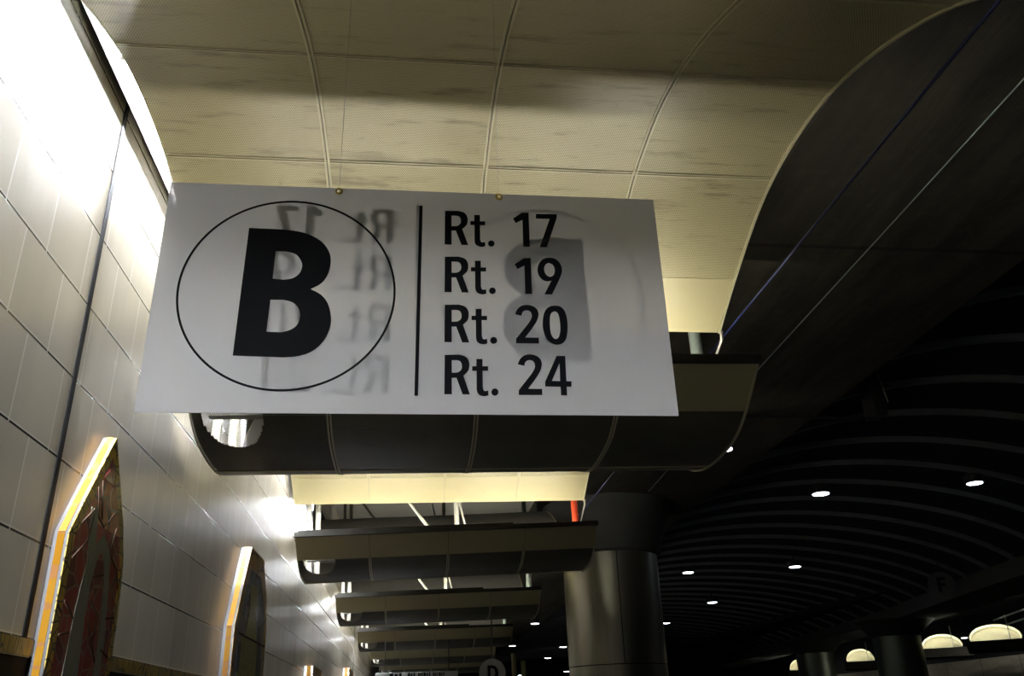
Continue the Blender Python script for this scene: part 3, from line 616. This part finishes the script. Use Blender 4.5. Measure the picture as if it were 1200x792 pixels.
wall_piece('arched_wall_mosaic', 'pointed-arch red glass mosaic panel with yellow edges, next to the dark wall joint', O1, .06, [
    ('border', [O1, I1[::-1]], .002, M_mborder, 'ochre tile border'),
    ('red_field', [[p for p in I1 if p[1] < .9][:2] + [(4.02, .90), (4.54, .90)] + [(4.595, .78), (4.635, .5), (4.635, ZB_)]], .001, M_mred, None),
    ('peach_field', [[(4.02, .90), (4.06, .955), (4.19, 1.14), (4.35, 1.14), (4.495, .965), (4.54, .90)]], .001, M_mpeach, 'peach-coloured glass'),
    ('mauve_tip', [[(4.19, 1.14), (4.262, 1.245), (4.35, 1.14)]], .001, M_mmauve, 'mauve glass at the tip'),
    ('dark_triangle', [[(4.175, 1.115), (4.24, 1.175), (4.365, 1.11)]], .0045, M_mdark, 'dark red triangle'),
    ('grey_stem', [stroke([(4.17, ZB_), (4.17, .24), (4.165, .50), (4.185, .72), (4.13, .965)], [.20, .18, .13, .085, .085])], .0045, M_mgrey, None),
    ('grey_arch', [stroke([(4.19, .60), (4.23, .76), (4.305, .83), (4.40, .77), (4.455, .62), (4.50, .40), (4.53, ZB_)], [.06, .07, .085, .08, .075, .085, .09])], .0052, M_mgrey, None),
] + leads, M_mside, ZB_)
O2 = [(7.60, ZB_), (7.60, .77), (7.80, 1.12), (8.05, 1.50), (8.76, 1.50), (9.12, 1.17), (9.27, .78), (9.27, ZB_)]
I2 = [(7.74, ZB_), (7.74, .74), (7.93, 1.08), (8.13, 1.32), (8.70, 1.32), (9.0, 1.07), (9.12, .74), (9.12, ZB_)]
wall_piece('flat_topped_wall_mosaic', 'second wall mosaic, amber, blue and olive with a cut-off top, beyond the red one', O2, .085, [
    ('amber_border', [O2, I2[::-1]], .002, M_mtan, None),
    ('blue_field', [I2], .001, M_mblue, None),
    ('olive_figure', [[(7.90, ZB_), (7.88, .66), (8.16, .80), (8.22, 1.19), (8.52, 1.20), (8.60, .82), (8.86, .60), (8.92, ZB_)]], .0045, M_molive, 'olive green figure'),
    ('navy_strip', [[(8.78, .50), (8.74, .88), (8.90, .90), (9.06, .50), (9.06, .28), (8.92, .28)]], .0055, M_navy, 'navy strip'),
    ('navy_strip', [[(7.78, .42), (7.82, .66), (7.94, .66), (7.94, .42)]], .0055, M_navy, 'navy strip'),
    ('navy_strip', [[(8.10, .98), (8.08, 1.08), (8.16, 1.12), (8.20, 1.0)]], .0055, M_navy, 'navy strip'),
    ('dark_bar', [stroke([(7.80, .73), (9.20, .725)], .014)], .0085, M_black, 'thin dark bar'),
], M_mside, ZB_)
wall_piece('low_wall_mosaic', 'third wall mosaic along the wall, only its pale yellow top corner in view', [(13.55, ZB_), (13.55, .79), (14.9, .79), (14.9, ZB_)], .12, [
    ('amber_border', [[(13.55, ZB_), (13.55, .79), (14.9, .79), (14.9, ZB_)]], .002, M_mtan, None)], M_mside, ZB_)
wall_piece('low_wall_mosaic', 'fourth and farthest wall mosaic, a pale yellow top at the foot of the lit wall', [(21.2, ZB_), (21.2, 1.17), (22.9, 1.17), (22.9, ZB_)], .14, [
    ('amber_border', [[(21.2, ZB_), (21.2, 1.17), (22.9, 1.17), (22.9, ZB_)]], .002, M_mtan, None)], M_mside, ZB_)

# ------------------------------------------------------------------ pendant downlights along the beam
def spot(loc, power, colr, ang=120, r=.08):
    l = bpy.data.lights.new('lamp_light', 'SPOT'); l.energy = power; l.color = colr; l.spot_size = math.radians(ang); l.spot_blend = .6; l.shadow_soft_size = r
    o = bpy.data.objects.new('lamp_light', l); col.objects.link(o); o.location = loc; return o
PL = ['pendant downlight with a white glowing disc below the near right end of the dark trough', 'nearer of the two small cylinder pendants left of the round column', 'farther of the two small cylinder pendants left of the round column']
for i, (x, y, z, r) in enumerate([(3.774, 9.595, 2.9, .085), (4.207, 30.05, 2.9, .14), (4.465, 39.55, 2.9, .16)]):
    c = empty('pendant_downlight', (x, y, CZ+z), PL[i], 'lamp', None)
    bm = bmesh.new(); lathe(bm, [(r*1.1, .012), (r*1.12, .34 if i == 0 else .42), (r*.5, .36 if i == 0 else .46)], (0, 0, 0), 32); finish('cylinder_housing', bm, M_housing, c, None, 40)
    bm = bmesh.new(); lathe(bm, [(r, -.004), (r, .012)], (0, 0, 0), 32); finish('lens', bm, M_lens2, c)
    bm = bmesh.new(); lathe(bm, [(.02, .3), (.02, 3.31-z)], (0, 0, 0), 12); finish('stem', bm, M_housing, c)
    s_ = spot((0, 0, -.02), 12, (.9, .9, 1.0)); s_.parent = c
# downlights on the ribbed vault
DL = [(8.95, 17.55, .20, 'large bluish downlight on the ribbed vault, nearest the concrete beam'),
      (12.02, 16.65, .17, 'bright bluish downlight highest and farthest right on the ribbed vault'),
      (9.30, 28.50, .20, 'small flat bluish downlight on the vault just right of the round column'),
      (12.70, 27.60, .20, 'bluish downlight in the middle of the vault, left of the highest right one'),
      (13.00, 37.00, .22, 'small bluish downlight lower on the vault, between the middle one and the column'),
      (13.38, 45.60, .20, 'faint bluish downlight beside the right edge of the round column, lower one'),
      (10.35, 60.50, .27, 'distant bluish downlight touching the left edge of the round column'),
      (11.00, 71.90, .30, 'distant bluish downlight left of the round column, lower left of another'),
      (14.6, 84.0, .30, 'distant bluish downlight at the foot of the picture, left edge of the column'),
      (8.6, 70.5, .24, 'most distant bluish downlight, at the foot of the picture near the round B-like disc')]
DL[9] = (8.6, 70.5, .24, 'bluish downlight at the bottom edge, just right of the yellowish poles')
for i, (x, y, r, lb) in enumerate(DL):
    z = {8: 3.8, 9: 3.0, 0: 4.15, 2: 4.15}.get(i, 4.3)
    if x > 11.5 and i < 8: z = 3.98
    if i < 8: x, y, r = x*z/4.3, y*z/4.3, r*.85
    c = empty('vault_downlight', (x, y, CZ+z), lb, 'lamp', None)
    bm = bmesh.new(); lathe(bm, [(r*1.25, .0), (r*1.3, .14), (r*.6, .2)], (0, 0, 0), 28); finish('trim_can', bm, M_housing, c, None, 40)
    bm = bmesh.new(); lathe(bm, [(r*.35, -.03), (r, -.012), (r, .004)], (0, 0, 0), 28); finish('lens', bm, M_lens, c, None, 40)
    bm = bmesh.new(); lathe(bm, [(.02, .19), (.02, max(.25, vz(x, y)+.34-z))], (0, 0, 0), 8); finish('stem', bm, M_housing, c)
    if i < 6:
        s_ = spot((0, 0, -.06), VL, (.75, .85, 1.0), 165, .15); s_.parent = c

# ------------------------------------------------------------------ across the roadway
for i, (x, y, lb) in enumerate([(16.55, 29.0, 'nearer dark round column with a flared head across the roadway'), (17.35, 37.2, 'farther dark round column with a flared head across the roadway')]):
    c = empty('far_column', (x, y, 0), lb, 'column')
    bm = bmesh.new(); lathe(bm, [(.78, 0), (.78, CZ+2.12)], (0, 0, 0), 48); finish('shaft', bm, M_clad2, c, None, 40)
    bm = bmesh.new(); lathe(bm, [(.74, CZ+2.10), (.86, CZ+2.16), (1.0, CZ+2.36), (1.35, CZ+2.63)], (0, 0, 0), 48); finish('flared_head', bm, M_clad2, c, None, 50)
def moon(x, y, z, w, h, lb):
    c = empty('lit_arched_canopy', (x, y, CZ+z), lb, 'canopy', None)
    ang = math.atan2(x, y); c.rotation_euler = (0, 0, -ang)
    # shallow vaulted reflector open towards the roadway
    n_ = 24; bm = bmesh.new(); rows = []
    for j in range(9):
        t = j/8; d = -.9+1.8*t; row = []
        for i in range(n_+1):
            a = math.pi*i/n_; k_ = math.cos(t*math.pi/2)**.5 if t < 1 else 0
            row.append(bm.verts.new((-w/2*math.cos(a)*(1-.0*t), d, h*math.sin(a)*1)))
        rows.append(row)
    for a_, b_ in zip(rows, rows[1:]):
        for i in range(n_): bm.faces.new((a_[i], a_[i+1], b_[i+1], b_[i]))
    bm.faces.new(rows[-1])
    o = finish('curved_reflector', bm, M_plain2, c, None, 60); s_ = o.modifiers.new('t', 'SOLIDIFY'); s_.thickness = .03; s_.offset = 1
    bm = bmesh.new(); box(bm, (-w/2-.15, -1.15, -.42), (w/2+.35, -1.05, -.10)); bmesh.ops.bevel(bm, geom=bm.edges[:], offset=.02, segments=2, affect='EDGES'); finish('trough_front', bm, M_lip, c)
    bm = bmesh.new(); box(bm, (-w/2-.15, -1.05, -.42), (w/2+.35, .9, -.38)); finish('trough_floor', bm, M_liner, c)
    bm = bmesh.new(); tube(bm, [(-w/2+.1, -.75, -.17), (w/2-.1, -.75, -.17)], .02, 8); finish('fluorescent_tube', bm, M_tube2, c, None, 60)
    bm = bmesh.new(); tube(bm, [(w*.28, -.9, -.40), (w*.28, -.9, .3+h)], .02, 8); finish('hanger_rod', bm, M_rod, c)
    return c
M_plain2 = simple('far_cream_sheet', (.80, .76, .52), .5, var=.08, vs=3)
M_tube2 = simple('far_tube_glow', (.9, .9, .9), emit=(1, .96, .80), es=TUBE2, var=0)
moon(20.9, 30.0, 2.045, 1.62, .42, 'largest half-moon lit canopy across the roadway, at the right edge')
moon(21.05, 33.6, 2.045, 1.40, .40, 'second half-moon lit canopy from the right edge, right of the nearer far column')
moon(21.9, 42.0, 2.03, 1.22, .46, 'third half-moon lit canopy, between the two far columns')
moon(22.6, 50.7, 2.045, 1.05, .50, 'smallest half-moon lit canopy, left of the farther far column')
bm = bmesh.new(); tube(bm, [(21.0, 28.5, CZ+2.95), (21.2, 24, CZ+2.95)], .03, 8)
c = empty('far_spot_lamp', (20.1, 30.6, CZ+2.15), 'small white spot lamp between the two rightmost half-moon canopies', 'lamp')
bm.free()
bm = bmesh.new(); lathe(bm, [(.10, 0), (.12, .02), (.08, .2)], (0, 0, 0), 16); finish('housing', bm, M_housing, c, None, 50)
bm = bmesh.new(); lathe(bm, [(.10, -.02), (.11, 0)], (0, 0, 0), 16); finish('lens', bm, M_lens2, c)
bm = bmesh.new(); lathe(bm, [(.015, .19), (.015, 1.36)], (0, 0, 0), 8); finish('stem', bm, M_housing, c)
# pipes under the far ceiling
PP = ['upper of the two faint pipes under the far ceiling at the right edge', 'lower of the two faint pipes under the far ceiling at the right edge']
for i, (dz, dx) in enumerate([(0, 0), (-.16, .5)]):
    bm = bmesh.new(); tube(bm, [(18.9+dx, 22.0, CZ+2.86+dz), (20.9+dx, 28, CZ+2.86+dz), (22.4+dx, 32.0, CZ+2.86+dz)], .035, 8)
    tag(finish('far_pipe', bm, M_rod2 if False else M_green, None, None, 60), PP[i], 'pipe')

# round letter signs and the sign board at the far end of the platform
def disc_sign(loc, r, letter, lb, hang, rot=0):
    c = empty('round_sign', loc, lb, 'sign', None); c.rotation_euler = (0, 0, rot)
    bm = bmesh.new(); n_ = 40
    for yy, a in ((-.03, 0), (.03, 1)):
        pass
    f = [bm.verts.new((r*math.cos(2*math.pi*i/n_), -.025, r*math.sin(2*math.pi*i/n_))) for i in range(n_)]
    b = [bm.verts.new((r*math.cos(2*math.pi*i/n_), .025, r*math.sin(2*math.pi*i/n_))) for i in range(n_)]
    bm.faces.new(f); bm.faces.new(b[::-1])
    for i in range(n_): bm.faces.new((f[i], b[i], b[(i+1) % n_], f[(i+1) % n_]))
    finish('disc', bm, M_signwhite if letter == 'D' else M_signdim, c)
    Mx = Matrix(((1, 0, 0, 0), (0, 0, 1, -.029), (0, 1, 0, 0), (0, 0, 0, 1)))
    s_ = r/.30
    loops = {'D': [[(-.11, -.16), (.0, -.16), (.07, -.14), (.12, -.08), (.135, 0), (.12, .08), (.07, .14), (0, .16), (-.11, .16)], [(-.045, -.1), (-.045, .1), (0, .1), (.045, .075), (.065, 0), (.045, -.075), (0, -.1)]],
             'F': [[(-.09, -.17), (-.02, -.17), (-.02, -.035), (.08, -.035), (.08, .03), (-.02, .03), (-.02, .105), (.1, .105), (.1, .17), (-.09, .17)]]}[letter]
    flat_shape('letter', [[(x*s_, z*s_) for x, z in l] for l in loops], .004, M_blackvinyl, c, Mx)
    bm = bmesh.new(); tube(bm, [(0, 0, r-.01), (0, 0, r+hang)], .018, 8); finish('hanger', bm, M_housing, c)
disc_sign((1.83, 20.3, CZ+.93), .30, 'D', 'small round white sign with a black letter D at the bottom edge', 1.05)
disc_sign((14.0, 21.75, CZ+2.87), .33, 'F', 'dim round sign with a dark letter F, high on the right above the roadway', .8, -.5)
c = empty('sign_board', (.14, 20.0, CZ+.62), 'white sign board at the bottom edge under the farthest canopies, dark lettering along its top', 'sign')
bm = bmesh.new(); box(bm, (-.90, -.03, 0), (.90, .03, .36)); bmesh.ops.bevel(bm, geom=bm.edges[:], offset=.006, segments=1, affect='EDGES'); finish('board', bm, simple('lit_board_white', (.8, .8, .8), .5), c)
for x, w in ((-.46, .26), (-.12, .16), (.08, .10), (.22, .14), (.40, .10), (.54, .12)):
    bm = bmesh.new(); box(bm, (x-w/2, -.036, .27), (x-w/2+w*.3, -.0305, .345)); box(bm, (x-w/2+w*.42, -.036, .27), (x-w/2+w*.66, -.0305, .33)); box(bm, (x+w/2-w*.2, -.036, .27), (x+w/2, -.0305, .345)); finish('lettering', bm, M_blackvinyl, c)
for x in (-.7, .7):
    bm = bmesh.new(); tube(bm, [(x, 0, .35), (x, 0, 1.02)], .012, 8); finish('hanger', bm, M_housing, c)
for x, y, zt, lb in ((2.75, 22.0, 1.27, 'thicker yellowish pole with a flat top, left of the round column at the bottom edge'), (1.86, 22.6, 1.27, 'yellowish pole just behind and left of the round white disc sign'), (2.52, 22.0, 1.45, 'thin grey pole beside the thicker yellowish pole at the bottom edge')):
    bm = bmesh.new(); r = .06 if 'thicker' in lb or 'behind' in lb else .03
    lathe(bm, [(r*1.8, 0), (r*1.8, .03), (r, .05), (r, zt+CZ-.19), (r*.6, zt+CZ-.18)], (0, 0, 0), 20)
    o = tag(finish('pole', bm, M_pole if r > .05 else M_green, None, None, 50), lb, 'pole'); o.location = (x, y, .18)

# ------------------------------------------------------------------ world, camera, view
w = bpy.data.worlds.new('night'); bpy.context.scene.world = w; w.use_nodes = True
bg = w.node_tree.nodes['Background']; bg.inputs[0].default_value = (.5, .6, .8, 1); bg.inputs[1].default_value = .002
cam = bpy.data.cameras.new('camera'); co = bpy.data.objects.new('camera', cam); col.objects.link(co)
cam.sensor_width = 36; cam.sensor_fit = 'HORIZONTAL'; cam.lens = 988.435*36/1200; cam.clip_start = .05; cam.clip_end = 300
Rm = Matrix(((0.9934589, -0.0169019, -0.1129321), (-0.1098652, -0.4110789, -0.9049551), (-0.0311285, 0.9114431, -0.410247)))
co.matrix_world = Matrix.Translation((0, 0, CZ)) @ Rm.to_4x4()
sc = bpy.context.scene; sc.camera = co
sc.view_settings.view_transform = 'Standard'; sc.view_settings.look = 'None'; sc.view_settings.gamma = 1
sc.view_settings.use_curve_mapping = False; sc.view_settings.exposure = EXPO
sc.cycles.use_denoising = True; sc.cycles.max_bounces = 8; sc.cycles.diffuse_bounces = 5; sc.cycles.glossy_bounces = 4
sc.cycles.transparent_max_bounces = 16; sc.cycles.caustics_reflective = False; sc.cycles.sample_clamp_indirect = 6
